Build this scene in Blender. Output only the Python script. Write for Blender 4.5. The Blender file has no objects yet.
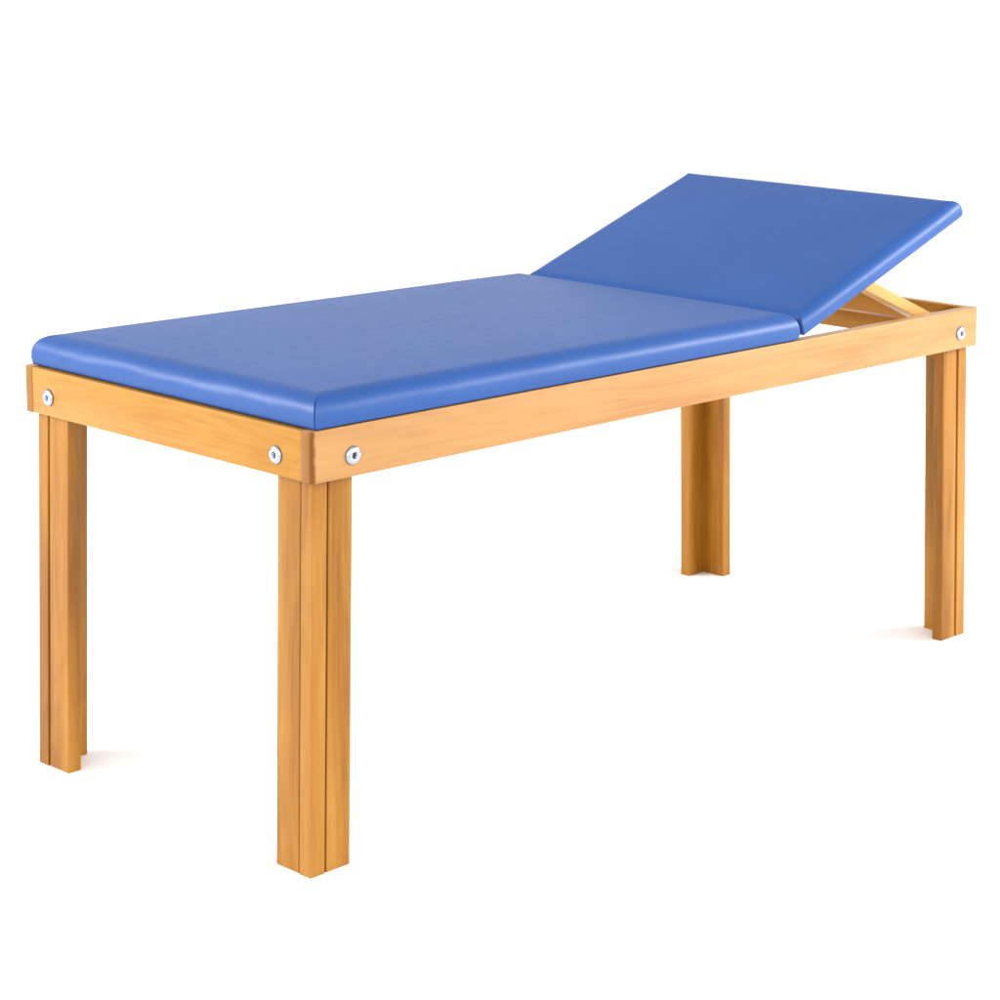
import bpy, bmesh, math, random
import numpy as np
from mathutils import Vector, Matrix, noise

random.seed(7)
S = bpy.context.scene
COL = S.collection
H = 0.70            # height of the frame's top edge
L = 1.70            # frame length
W = 0.7763          # frame width
HR = 0.080          # rail depth
T = 0.025           # rail thickness

# ------------------------------------------------------------------ materials
def new_mat(name):
    m = bpy.data.materials.new(name); m.use_nodes = True
    nt = m.node_tree
    return m, nt, nt.nodes, nt.links, nt.nodes['Principled BSDF']

def wood(name, axis, dark, mid, light, rough=0.36, figure=0.5, vary=0.2):
    """lacquered beech, grain running along the given axis"""
    m, nt, N, K, B = new_mat(name)
    tc = N.new('ShaderNodeTexCoord')
    oi = N.new('ShaderNodeObjectInfo')
    off = N.new('ShaderNodeVectorMath'); off.operation = 'SCALE'; off.inputs[0].default_value = (7.3, 3.1, 5.7)
    K.new(oi.outputs['Random'], off.inputs['Scale'])
    add = N.new('ShaderNodeVectorMath'); add.operation = 'ADD'
    K.new(tc.outputs['Object'], add.inputs[0]); K.new(off.outputs[0], add.inputs[1])
    def mapped(along, across):
        mp = N.new('ShaderNodeMapping')
        s = [across] * 3; s['XYZ'.index(axis)] = along
        mp.inputs['Scale'].default_value = s
        K.new(add.outputs[0], mp.inputs['Vector']); return mp.outputs[0]
    def noi(vec, scale, detail, dist=0.0, rgh=0.5):
        n = N.new('ShaderNodeTexNoise'); n.inputs['Scale'].default_value = scale
        n.inputs['Detail'].default_value = detail; n.inputs['Distortion'].default_value = dist
        n.inputs['Roughness'].default_value = rgh
        K.new(vec, n.inputs['Vector']); return n.outputs['Fac']
    def math_(op, a, b):
        n = N.new('ShaderNodeMath'); n.operation = op
        for i, v in enumerate((a, b)):
            if isinstance(v, (int, float)): n.inputs[i].default_value = v
            else: K.new(v, n.inputs[i])
        return n.outputs[0]
    broad = noi(mapped(1.6, 14), 1.0, 3, 0.6)              # broad bands
    fine = noi(mapped(5, 190), 1.0, 4, 0.3, 0.6)           # fine pores and streaks
    fleck = noi(mapped(28, 260), 1.0, 2)                   # short beech flecks
    # growth-ring figure: contour lines of a slowly varying field
    field = noi(mapped(1.1, 9), 1.0, 1.5, 0.25)
    ring = math_('FRACT', math_('MULTIPLY', field, 17.0), 0)
    ring = math_('ABSOLUTE', math_('SUBTRACT', ring, 0.5), 0)
    ring = math_('MULTIPLY', ring, figure * 0.45)
    patch = noi(mapped(3.5, 5), 1.0, 2)
    v = math_('ADD', math_('MULTIPLY', broad, 0.55), math_('MULTIPLY', fine, 0.45))
    v = math_('ADD', v, ring)
    v = math_('ADD', v, math_('MULTIPLY', patch, 0.35))
    v = math_('ADD', v, math_('MULTIPLY', math_('SUBTRACT', noi(mapped(1.3, 22), 1.0, 1, 0.2), 0.5), vary))
    v = math_('SUBTRACT', v, 0.325 + 0.11 * figure)
    cr = N.new('ShaderNodeValToRGB'); e = cr.color_ramp.elements
    e[0].position = 0.16; e[0].color = (*dark, 1)
    e[1].position = 0.62; e[1].color = (*light, 1)
    k = e.new(0.36); k.color = (*mid, 1)
    K.new(v, cr.inputs['Fac'])
    fl = N.new('ShaderNodeMapRange'); fl.inputs['From Min'].default_value = 0.62; fl.inputs['From Max'].default_value = 0.72
    fl.inputs['To Min'].default_value = 0.0; fl.inputs['To Max'].default_value = 0.22
    K.new(fleck, fl.inputs['Value'])
    mx = N.new('ShaderNodeMix'); mx.data_type = 'RGBA'
    K.new(fl.outputs[0], mx.inputs['Factor']); K.new(cr.outputs['Color'], mx.inputs[6]); mx.inputs[7].default_value = (*dark, 1)
    K.new(mx.outputs[2], B.inputs['Base Color'])
    B.inputs['Roughness'].default_value = rough
    rr = N.new('ShaderNodeMapRange'); rr.inputs['To Min'].default_value = rough - 0.06; rr.inputs['To Max'].default_value = rough + 0.10
    K.new(patch, rr.inputs['Value']); K.new(rr.outputs[0], B.inputs['Roughness'])
    B.inputs['Specular IOR Level'].default_value = 0.28
    bp = N.new('ShaderNodeBump'); bp.inputs['Strength'].default_value = 0.10; bp.inputs['Distance'].default_value = 0.0006
    K.new(fine, bp.inputs['Height']); K.new(bp.outputs[0], B.inputs['Normal'])
    return m

PALE = ((0.36, 0.166, 0.052), (0.420, 0.214, 0.073), (0.450, 0.236, 0.086))
HONEY = ((0.31, 0.126, 0.009), (0.385, 0.174, 0.020), (0.435, 0.210, 0.036))
AMBER = ((0.215, 0.076, 0.003), (0.305, 0.124, 0.010), (0.385, 0.178, 0.028))
M = {
    'rail': wood('pale_beech_along_x', 'X', *PALE),
    'end': wood('honey_beech_along_y', 'Y', *HONEY, figure=0.35),
    'leg': wood('amber_beech_along_z', 'Z', *AMBER, figure=0.25, vary=0.70),
    'prop': wood('yellow_beech_along_x', 'X', (0.43, 0.225, 0.050), (0.51, 0.285, 0.080), (0.56, 0.335, 0.108), figure=0.2),
    'endgrain': wood('sawn_end_grain', 'Z', (0.19, 0.070, 0.005), (0.26, 0.105, 0.012), (0.33, 0.145, 0.022), figure=0.1),
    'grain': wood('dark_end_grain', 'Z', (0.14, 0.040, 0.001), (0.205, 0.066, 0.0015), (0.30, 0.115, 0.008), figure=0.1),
}

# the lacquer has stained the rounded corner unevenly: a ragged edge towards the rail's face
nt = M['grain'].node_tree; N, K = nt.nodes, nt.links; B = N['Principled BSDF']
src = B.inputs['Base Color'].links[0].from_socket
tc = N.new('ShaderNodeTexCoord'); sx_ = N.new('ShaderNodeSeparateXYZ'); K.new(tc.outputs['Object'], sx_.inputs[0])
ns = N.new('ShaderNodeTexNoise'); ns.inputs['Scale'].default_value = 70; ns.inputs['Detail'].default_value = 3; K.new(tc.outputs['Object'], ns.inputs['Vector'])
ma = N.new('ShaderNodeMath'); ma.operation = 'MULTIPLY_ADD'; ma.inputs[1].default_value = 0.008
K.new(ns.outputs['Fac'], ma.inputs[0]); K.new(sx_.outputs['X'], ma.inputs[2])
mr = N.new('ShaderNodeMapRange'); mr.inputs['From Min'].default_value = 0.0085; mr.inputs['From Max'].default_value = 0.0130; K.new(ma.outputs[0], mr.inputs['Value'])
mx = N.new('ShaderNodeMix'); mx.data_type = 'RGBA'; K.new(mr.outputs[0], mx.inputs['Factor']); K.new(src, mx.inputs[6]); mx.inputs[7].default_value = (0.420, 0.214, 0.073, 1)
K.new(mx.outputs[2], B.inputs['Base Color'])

def vinyl():
    m, nt, N, K, B = new_mat('blue_vinyl')
    tc = N.new('ShaderNodeTexCoord')
    n1 = N.new('ShaderNodeTexNoise'); n1.inputs['Scale'].default_value = 5; n1.inputs['Detail'].default_value = 4
    n2 = N.new('ShaderNodeTexNoise'); n2.inputs['Scale'].default_value = 420; n2.inputs['Detail'].default_value = 2
    n3 = N.new('ShaderNodeTexNoise'); n3.inputs['Scale'].default_value = 38; n3.inputs['Detail'].default_value = 5
    for n in (n1, n2, n3): K.new(tc.outputs['Object'], n.inputs['Vector'])
    cr = N.new('ShaderNodeValToRGB'); e = cr.color_ramp.elements
    e[0].position = 0.3; e[0].color = (0.0120, 0.063, 0.238, 1)
    e[1].position = 0.7; e[1].color = (0.0140, 0.070, 0.258, 1)
    K.new(n1.outputs['Fac'], cr.inputs['Fac']); K.new(cr.outputs['Color'], B.inputs['Base Color'])
    rr = N.new('ShaderNodeMapRange'); rr.inputs['To Min'].default_value = 0.40; rr.inputs['To Max'].default_value = 0.50
    K.new(n3.outputs['Fac'], rr.inputs['Value']); K.new(rr.outputs[0], B.inputs['Roughness'])
    B.inputs['Specular IOR Level'].default_value = 0.30
    b1 = N.new('ShaderNodeBump'); b1.inputs['Strength'].default_value = 0.12; b1.inputs['Distance'].default_value = 0.0005
    K.new(n2.outputs['Fac'], b1.inputs['Height'])
    b2 = N.new('ShaderNodeBump'); b2.inputs['Strength'].default_value = 0.03; b2.inputs['Distance'].default_value = 0.004
    K.new(n3.outputs['Fac'], b2.inputs['Height']); K.new(b1.outputs[0], b2.inputs['Normal'])
    K.new(b2.outputs[0], B.inputs['Normal'])
    return m
M['vinyl'] = vinyl()

def simple(name, col, rough, metal=0.0):
    m, nt, N, K, B = new_mat(name)
    n = N.new('ShaderNodeTexNoise'); n.inputs['Scale'].default_value = 60
    tc = N.new('ShaderNodeTexCoord'); K.new(tc.outputs['Object'], n.inputs['Vector'])
    r = N.new('ShaderNodeMapRange'); r.inputs['To Min'].default_value = max(0.02, rough - 0.05); r.inputs['To Max'].default_value = rough + 0.05
    K.new(n.outputs['Fac'], r.inputs['Value']); K.new(r.outputs[0], B.inputs['Roughness'])
    B.inputs['Base Color'].default_value = (*col, 1); B.inputs['Metallic'].default_value = metal
    return m
M['steel'] = simple('polished_steel', (0.44, 0.47, 0.53), 0.17, 1.0)
M['bolt_shade'] = simple('socket_rim_shade', (0.05, 0.06, 0.08), 0.5, 0.6)  # dark metal colour standing in for shade in the socket and round the rim
M['gap_shade'] = simple('black_gap_shade', (0.020, 0.022, 0.035), 0.8)  # black colour paints the shadow line between mattress and rails
M['floor'] = simple('white_studio_floor', (0.95, 0.95, 0.95), 0.9)
M['floor'].node_tree.nodes['Principled BSDF'].inputs['Specular IOR Level'].default_value = 0.1

# ------------------------------------------------------------------ helpers
def box(bm, lo, hi, bev=0.0015, seg=2, mi=0):
    lo, hi = Vector(lo), Vector(hi)
    r = bmesh.ops.create_cube(bm, size=1.0)
    vs = r['verts']
    for v in vs:
        v.co = Vector(((v.co.x + .5) * (hi.x - lo.x) + lo.x, (v.co.y + .5) * (hi.y - lo.y) + lo.y, (v.co.z + .5) * (hi.z - lo.z) + lo.z))
    es = list({e for v in vs for e in v.link_edges})
    for f in {f for v in vs for f in v.link_faces}: f.material_index = mi
    if bev: bmesh.ops.bevel(bm, geom=es, offset=bev, segments=seg, profile=0.6, affect='EDGES')
    return bm

def obj(name, bm, mats, parent=None, smooth=False, angle=0.6):
    me = bpy.data.meshes.new(name)
    bmesh.ops.recalc_face_normals(bm, faces=bm.faces)
    bm.to_mesh(me); bm.free()
    for m in (mats if isinstance(mats, (list, tuple)) else [mats]): me.materials.append(m)
    o = bpy.data.objects.new(name, me); COL.objects.link(o)
    if smooth:
        for p in me.polygons: p.use_smooth = True
        if angle: me.set_sharp_from_angle(angle=angle)
    if parent: o.parent = parent
    return o

# ------------------------------------------------------------------ the couch
couch = bpy.data.objects.new('treatment_couch', None); COL.objects.link(couch)
couch['label'] = 'wooden treatment couch with blue padded top and raised backrest on four legs'
couch['category'] = 'treatment couch'

# side rails run the full length; their end grain shows at the corners
def side_rail(y0, y1):
    bm = bmesh.new()
    r = bmesh.ops.create_cube(bm, size=1.0)
    for v in bm.verts:
        v.co = Vector(((v.co.x + .5) * L, y0 + (v.co.y + .5) * (y1 - y0), H - HR + (v.co.z + .5) * HR))
    outer = y0 if y0 < 0.1 else y1
    vert = [e for e in bm.edges if abs(e.verts[0].co.z - e.verts[1].co.z) > .01 and abs(e.verts[0].co.y - outer) < 1e-4]
    bmesh.ops.bevel(bm, geom=vert, offset=0.0100, segments=7, profile=0.5, affect='EDGES')
    rest = [e for e in bm.edges if len(e.link_faces) == 2 and e.calc_face_angle(0) > 0.9]
    bmesh.ops.bevel(bm, geom=rest, offset=0.0018, segments=2, profile=0.6, affect='EDGES')
    bm.normal_update()
    for f in bm.faces:
        if abs(f.normal.x) > 0.93: f.material_index = 1
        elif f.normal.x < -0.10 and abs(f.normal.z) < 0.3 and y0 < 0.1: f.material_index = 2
    bm.normal_update()
    return obj('side_rail', bm, [M['rail'], M['endgrain'], M['grain']], couch, True, 0.5)
rail_near = side_rail(0.0, T)
rail_far = side_rail(W - T, W)

def end_rail(x0, x1):
    bm = bmesh.new(); box(bm, (x0, T + 0.0004, H - HR + 0.001), (x1, W - T - 0.0004, H - 0.0008), 0.0014)
    return obj('end_rail', bm, M['end'], couch, True, 0.5)
end_foot = end_rail(0.0008, 0.0008 + T)
end_head = end_rail(L - 0.0008 - 0.022, L - 0.0008)

# bolts: washer-headed connector bolts, hex socket in the middle
def bolt(loc, axis, parent, spin):
    bm = bmesh.new()
    prof = [(0.0148, 0.0), (0.0148, 0.0005), (0.0140, 0.0007), (0.0142, 0.0016), (0.0134, 0.0030), (0.0118, 0.0042), (0.0096, 0.0050), (0.0074, 0.0052), (0.0064, 0.0050)]
    n = 36; rings = []
    for r, h in prof:
        rings.append([bm.verts.new((r * math.cos(2 * math.pi * i / n), r * math.sin(2 * math.pi * i / n), h)) for i in range(n)])
    def hexr(a, R): return R * math.cos(math.pi / 6) / math.cos((a % (math.pi / 3)) - math.pi / 6)
    for R, h in ((0.0060, 0.0046), (0.0044, 0.0008)):
        rings.append([bm.verts.new((hexr(2 * math.pi * i / n, R) * math.cos(2 * math.pi * i / n), hexr(2 * math.pi * i / n, R) * math.sin(2 * math.pi * i / n), h)) for i in range(n)])
    for k in range(len(rings) - 1):
        for i in range(n):
            f = bm.faces.new((rings[k][i], rings[k][(i + 1) % n], rings[k + 1][(i + 1) % n], rings[k + 1][i]))
            if k < 2: f.material_index = 1  # base ring coloured dark as a painted shadow gap
    f = bm.faces.new(rings[-1]); f.material_index = 1  # socket floor coloured dark, shade painted in
    R = Matrix.Rotation(spin, 4, 'Z')
    if axis == 'y': R = Matrix.Rotation(math.radians(90), 4, 'X') @ R       # +z -> -y
    else: R = Matrix.Rotation(math.radians(-90), 4, 'Y') @ R                # +z -> -x
    bmesh.ops.transform(bm, matrix=Matrix.Translation(loc) @ R, verts=bm.verts)
    o = obj('bolt', bm, [M['steel'], M['bolt_shade']], parent, True, 0.7)
    return o
bolt((0.078, 0.0, 0.653), 'y', rail_near, 0.3)
bolt((1.638, 0.0, 0.652), 'y', rail_near, 0.9)
bolt((0.0008, 0.086, 0.653), 'x', end_foot, 0.1)
bolt((0.0008, 0.703, 0.653), 'x', end_foot, 0.6)

# legs: a corner post with a board butted on each side, making an L in plan
LA, LB, LC = 0.0770, 0.0862, 0.0271
TX, TY, FX, FY = 0.0152, 0.0174, 0.0003, 0.0143
def leg(sx, sy):
    bm = bmesh.new()
    z0, z1 = 0.0, H - HR - 0.0006
    P = 0.0278
    box(bm, (0, 0, z0), (P, P, z1), 0.0022, 3)                             # corner post
    box(bm, (0.0016, P + 0.0034, z0), (LC, LB, z1), 0.0020, 3)             # board along the end
    box(bm, (P + 0.0042, 0.0018, z0), (LA, LC, z1), 0.0020, 3)             # board along the side
    box(bm, (0.010, 0.010, z0 + .001), (LC - 0.0009, LB - 0.01, z1 - .001), 0)     # glue core
    box(bm, (0.0108, 0.0108, z0 + .0015), (LA - 0.01, LC - 0.0010, z1 - .0015), 0)
    box(bm, (LC - 0.008, LC - 0.008, z0 + .001), (LC + 0.0014, LC + 0.0014, z1 - .001), 0)
    # tenon going up behind the rails
    box(bm, (T + 0.001, T + 0.001, z1 - 0.02), (LA, LA, H - 0.012), 0.001)
    for v in bm.verts:
        k = min(1.0, max(0.0, 1 - v.co.z / z1))
        x = v.co.x + (TX if v.co.z < z1 + 1e-4 else 0.0) * 1.0
        y = v.co.y + (TY if v.co.z < z1 + 1e-4 else 0.0) * 1.0
        if v.co.z > z1 + 1e-4 or (v.co.z > z1 - 0.021 and False): x, y = v.co.x, v.co.y
        x = x if sx < 0 else L - x
        y = y if sy < 0 else W - y
        # the frame leans a hair toward the foot end
        x += k * (FX - TX)*1.0 if sx < 0 else k * (TX - FX)
        y += k * (FY - TY)*1.0 if sy < 0 else k * (TY - FY)
        v.co = Vector((x, y, v.co.z))
    return obj('leg', bm, M['leg'], couch, True, 0.5)
for sx in (-1, 1):
    for sy in (-1, 1): leg(sx, sy)

# cross bar under the backrest
bm = bmesh.new(); box(bm, (1.487, T, 0.659), (1.509, W - T, 0.6945), 0.0016)
obj('cross_bar', bm, M['end'], couch, True, 0.5)
bm = bmesh.new(); box(bm, (0.80, T, 0.635), (0.86, W - T, 0.694), 0.0016)
obj('cross_bar', bm, M['end'], couch, True, 0.5)

# ------------------------------------------------------------------ padded cushions
def cushion(name, lx, ly, th, roll, crown, seed, parent, tuck=0.005, notch=0.0035, pucker=1.0):
    """rounded upholstered pad, local origin at its lower corner; mitred folded corners"""
    bm = bmesh.new()
    prof = []                                            # (inset, height)
    prof += [(tuck + 0.012, -0.001), (tuck, 0.0), (min(tuck, 0.0022) * 0.8, 0.0035), (0.0006, 0.008), (0.0, 0.012), (0.0004, 0.016)]
    zc = prof[-1][1]; n = 14
    for i in range(1, n + 1):
        a = i / n * math.pi / 2
        prof.append((0.0004 + roll * (1 - math.cos(a) ** 0.86), zc + (th - zc) * math.sin(a) ** 0.86))
    half = min(lx, ly) / 2
    d = prof[-1][0]
    for s in (.012, .03, .055, .09, .14, .2, .27, .34, 1):
        dd = d + (half - d) * s if s < 1 else half - 0.0005
        prof.append((dd, th))
    nx, ny = max(8, int(lx / 0.012)), max(8, int(ly / 0.012))
    def side(a):                                        # spread samples, denser towards the corners
        return 0.5 - 0.5 * math.cos(math.pi * a) * (1 - 0.25 * math.sin(math.pi * a) ** 2)
    rings = []
    for (ins, z) in prof:
        ring = []
        x0, x1, y0, y1 = ins, lx - ins, ins, ly - ins
        pts = []
        for i in range(nx): t = side(i / nx); pts.append((x0 + (x1 - x0) * t, y0, 0, -1, t))
        for i in range(ny): t = side(i / ny); pts.append((x1, y0 + (y1 - y0) * t, 1, 0, t))
        for i in range(nx): t = side(i / nx); pts.append((x1 - (x1 - x0) * t, y1, 0, 1, t))
        for i in range(ny): t = side(i / ny); pts.append((x0, y1 - (y1 - y0) * t, -1, 0, t))
        for (x, y, ox, oy, t) in pts:
            length = lx if oy else ly
            dc = min(t, 1 - t) * length                 # distance from the corner
            edge = math.exp(-(ins / 0.03) ** 2)
            zr = max(0.0, min(1.0, z / th))
            if ins < half * 0.9:
                low = math.exp(-(ins / 0.02) ** 2) * math.sin(math.pi * min(1, zr * 0.9 + 0.05))
                # fold at the corner
                if dc < 1e-6:
                    k = notch * low * (1.0 if zr < 0.85 else 0.3)
                    # pts at a corner belong to the side that starts there: pull in diagonally
                    cx = 1 if x < lx / 2 else -1; cy = 1 if y < ly / 2 else -1
                    x += cx * k; y += cy * k
                else:
                    bulge = 0.0016 * low * (1 - math.exp(-dc / 0.05))
                    # soft puckers in the cover
                    q = noise.noise(Vector((x * 9 + seed, y * 9, z * 14))) * 0.0036 + noise.noise(Vector((x * 26 + seed, y * 26, z * 30))) * 0.0007
                    q *= (pucker if ox else pucker * 0.4) * low * (1 - math.exp(-dc / 0.02))
                    x += ox * (bulge + q); y += oy * (bulge + q)
                # corners pull down slightly
                z2 = z + 0.0010 * zr ** 2 * math.exp(-(dc / 0.012)) * edge
            else: z2 = z
            u, v = min(1, max(0, x / lx)), min(1, max(0, y / ly))
            cr = (1 - (2 * u - 1) ** 6) * (1 - (2 * v - 1) ** 4)
            z2 += crown * cr * zr ** 2
            z2 += noise.noise(Vector((x * 3.1 + seed, y * 3.1, 2.0))) * 0.0012 * zr * cr
            ring.append(bm.verts.new((x, y, z2)))
        rings.append(ring)
    m = len(rings[0])
    for k in range(len(rings) - 1):
        for i in range(m):
            bm.faces.new((rings[k][i], rings[k][(i + 1) % m], rings[k + 1][(i + 1) % m], rings[k + 1][i]))
    bm.faces.new(list(reversed(rings[0])))
    try: bm.faces.new(rings[-1])
    except Exception: pass
    # crisp fold only in the low part of each corner
    o = obj(name, bm, M['vinyl'], parent, True, None)
    return o

mx0, mx1, my0, my1 = 0.006, 1.126, -0.001, W - 0.014
mat_ = cushion('mattress', mx1 - mx0, my1 - my0, 0.0495, 0.038, 0.006, 3.0, couch, tuck=0.002, notch=0.005)
mat_.location = (mx0, my0, H + 0.0025)
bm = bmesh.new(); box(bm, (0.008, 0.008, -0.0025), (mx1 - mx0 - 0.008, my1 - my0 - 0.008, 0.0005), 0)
lin = obj('base_board', bm, M['gap_shade'], mat_)

ang = math.radians(20.6)
hl = 0.533
head = cushion('backrest', hl, my1 - my0 - 0.010, 0.041, 0.026, 0.003, 11.0, couch, pucker=0.5)
head.location = (1.138, my0, H + 0.006)
head.rotation_euler = (0, -ang, 0)
bm = bmesh.new(); box(bm, (0.030, 0.030, -0.010), (hl - 0.030, my1 - my0 - 0.041, 0.0004), 0.001)
obj('base_board', bm, M['end'], head, True, 0.5)

# props: two struts hinged under the backrest and resting across the bar
def prop(y0, y1):
    bm = bmesh.new()
    ln, wd = 0.33, 0.023
    box(bm, (-0.02, y0, -wd / 2), (ln, y1, wd / 2), 0.003, 3)
    a = math.atan(0.437)
    bmesh.ops.transform(bm, matrix=Matrix.Translation((1.345, 0, 0.7915)) @ Matrix.Rotation(a, 4, 'Y'), verts=bm.verts)
    return obj('prop', bm, M['prop'], couch, True, 0.5)
prop(0.046, 0.079)
prop(W - 0.079, W - 0.046)

# ------------------------------------------------------------------ floor
bm = bmesh.new(); bmesh.ops.create_grid(bm, x_segments=8, y_segments=8, size=60)
fl = obj('floor', bm, M['floor']); fl['kind'] = 'structure'

# ------------------------------------------------------------------ light
w = bpy.data.worlds.new('World'); S.world = w; w.use_nodes = True
bg = w.node_tree.nodes['Background']; bg.inputs['Color'].default_value = (1, 1, 1, 1); bg.inputs['Strength'].default_value = 1.0
wn, wl = w.node_tree.nodes, w.node_tree.links          # pale studio: bright walls all round, a dimmer ceiling
wt = wn.new('ShaderNodeTexCoord'); ws = wn.new('ShaderNodeSeparateXYZ'); wl.new(wt.outputs['Generated'], ws.inputs[0])
wr = wn.new('ShaderNodeValToRGB'); we = wr.color_ramp.elements
we[0].position = 0.0; we[0].color = (1.45, 1.45, 1.45, 1)
we[1].position = 0.75; we[1].color = (0.62, 0.63, 0.65, 1)
wk = we.new(0.30); wk.color = (1.30, 1.30, 1.30, 1)
wl.new(ws.outputs['Z'], wr.inputs['Fac'])
# the side behind the camera is the bright one, the far wall is dimmer
wd_ = wn.new('ShaderNodeVectorMath'); wd_.operation = 'DOT_PRODUCT'; wd_.inputs[1].default_value = (-0.62, -0.78, 0.0)
wl.new(wt.outputs['Generated'], wd_.inputs[0])
wm = wn.new('ShaderNodeMapRange'); wm.interpolation_type = 'SMOOTHSTEP'
wm.inputs['From Min'].default_value = -0.8; wm.inputs['From Max'].default_value = 0.6
wm.inputs['To Min'].default_value = 0.66; wm.inputs['To Max'].default_value = 1.34
wl.new(wd_.outputs['Value'], wm.inputs['Value'])
wx = wn.new('ShaderNodeVectorMath'); wx.operation = 'SCALE'
wl.new(wr.outputs['Color'], wx.inputs[0]); wl.new(wm.outputs[0], wx.inputs['Scale'])
wl.new(wx.outputs[0], bg.inputs['Color'])

def area(name, loc, target, size, sizey, power, col=(1, 1, 1)):
    d = bpy.data.lights.new(name, 'AREA'); d.shape = 'RECTANGLE'; d.size = size; d.size_y = sizey
    d.energy = power; d.color = col
    o = bpy.data.objects.new(name, d); COL.objects.link(o); o.location = loc
    o.rotation_euler = (Vector(target) - Vector(loc)).to_track_quat('-Z', 'Y').to_euler()
    return o
area('softbox_front', (4.2, -2.3, 1.95), (0.9, 0.2, 0.60), 1.5, 0.9, 135, (1, .985, .96))
area('softbox_left', (-2.6, 2.9, 2.05), (0.3, 0.4, 0.6), 1.5, 0.9, 105, (1, .985, .96))

# ------------------------------------------------------------------ camera
p = [-2.06680181e+00, -2.68034823e+00, 1.43266092e+00, 6.76594220e-01, -1.33814307e-01, 2.08582308e-02, 2.25907683e+03, 3.50141614e+02, -2.49175142e+02]
cx, cy, cz, yaw, pitch, roll, f, sx, sy = p
fw = Vector((math.cos(pitch) * math.cos(yaw), math.cos(pitch) * math.sin(yaw), math.sin(pitch)))
r = Vector((math.sin(yaw), -math.cos(yaw), 0)); u = r.cross(fw)
r2 = math.cos(roll) * r + math.sin(roll) * u; u2 = -math.sin(roll) * r + math.cos(roll) * u
cd = bpy.data.cameras.new('camera'); cam = bpy.data.objects.new('camera', cd); COL.objects.link(cam)
cd.sensor_width = 36; cd.sensor_fit = 'HORIZONTAL'; cd.lens = f / 1000 * 36
cd.shift_x = -sx / 1000; cd.shift_y = sy / 1000
cd.clip_start = 0.05; cd.clip_end = 300
mw = Matrix.Identity(4)
for i in range(3): mw[i][0] = r2[i]; mw[i][1] = u2[i]; mw[i][2] = -fw[i]; mw[i][3] = (cx, cy, cz)[i]
cam.matrix_world = mw
S.camera = cam

S.view_settings.view_transform = 'Standard'; S.view_settings.look = 'None'
S.view_settings.exposure = 0.55; S.view_settings.gamma = 1
S.render.engine = 'CYCLES'
S.render.resolution_x = S.render.resolution_y = 1024
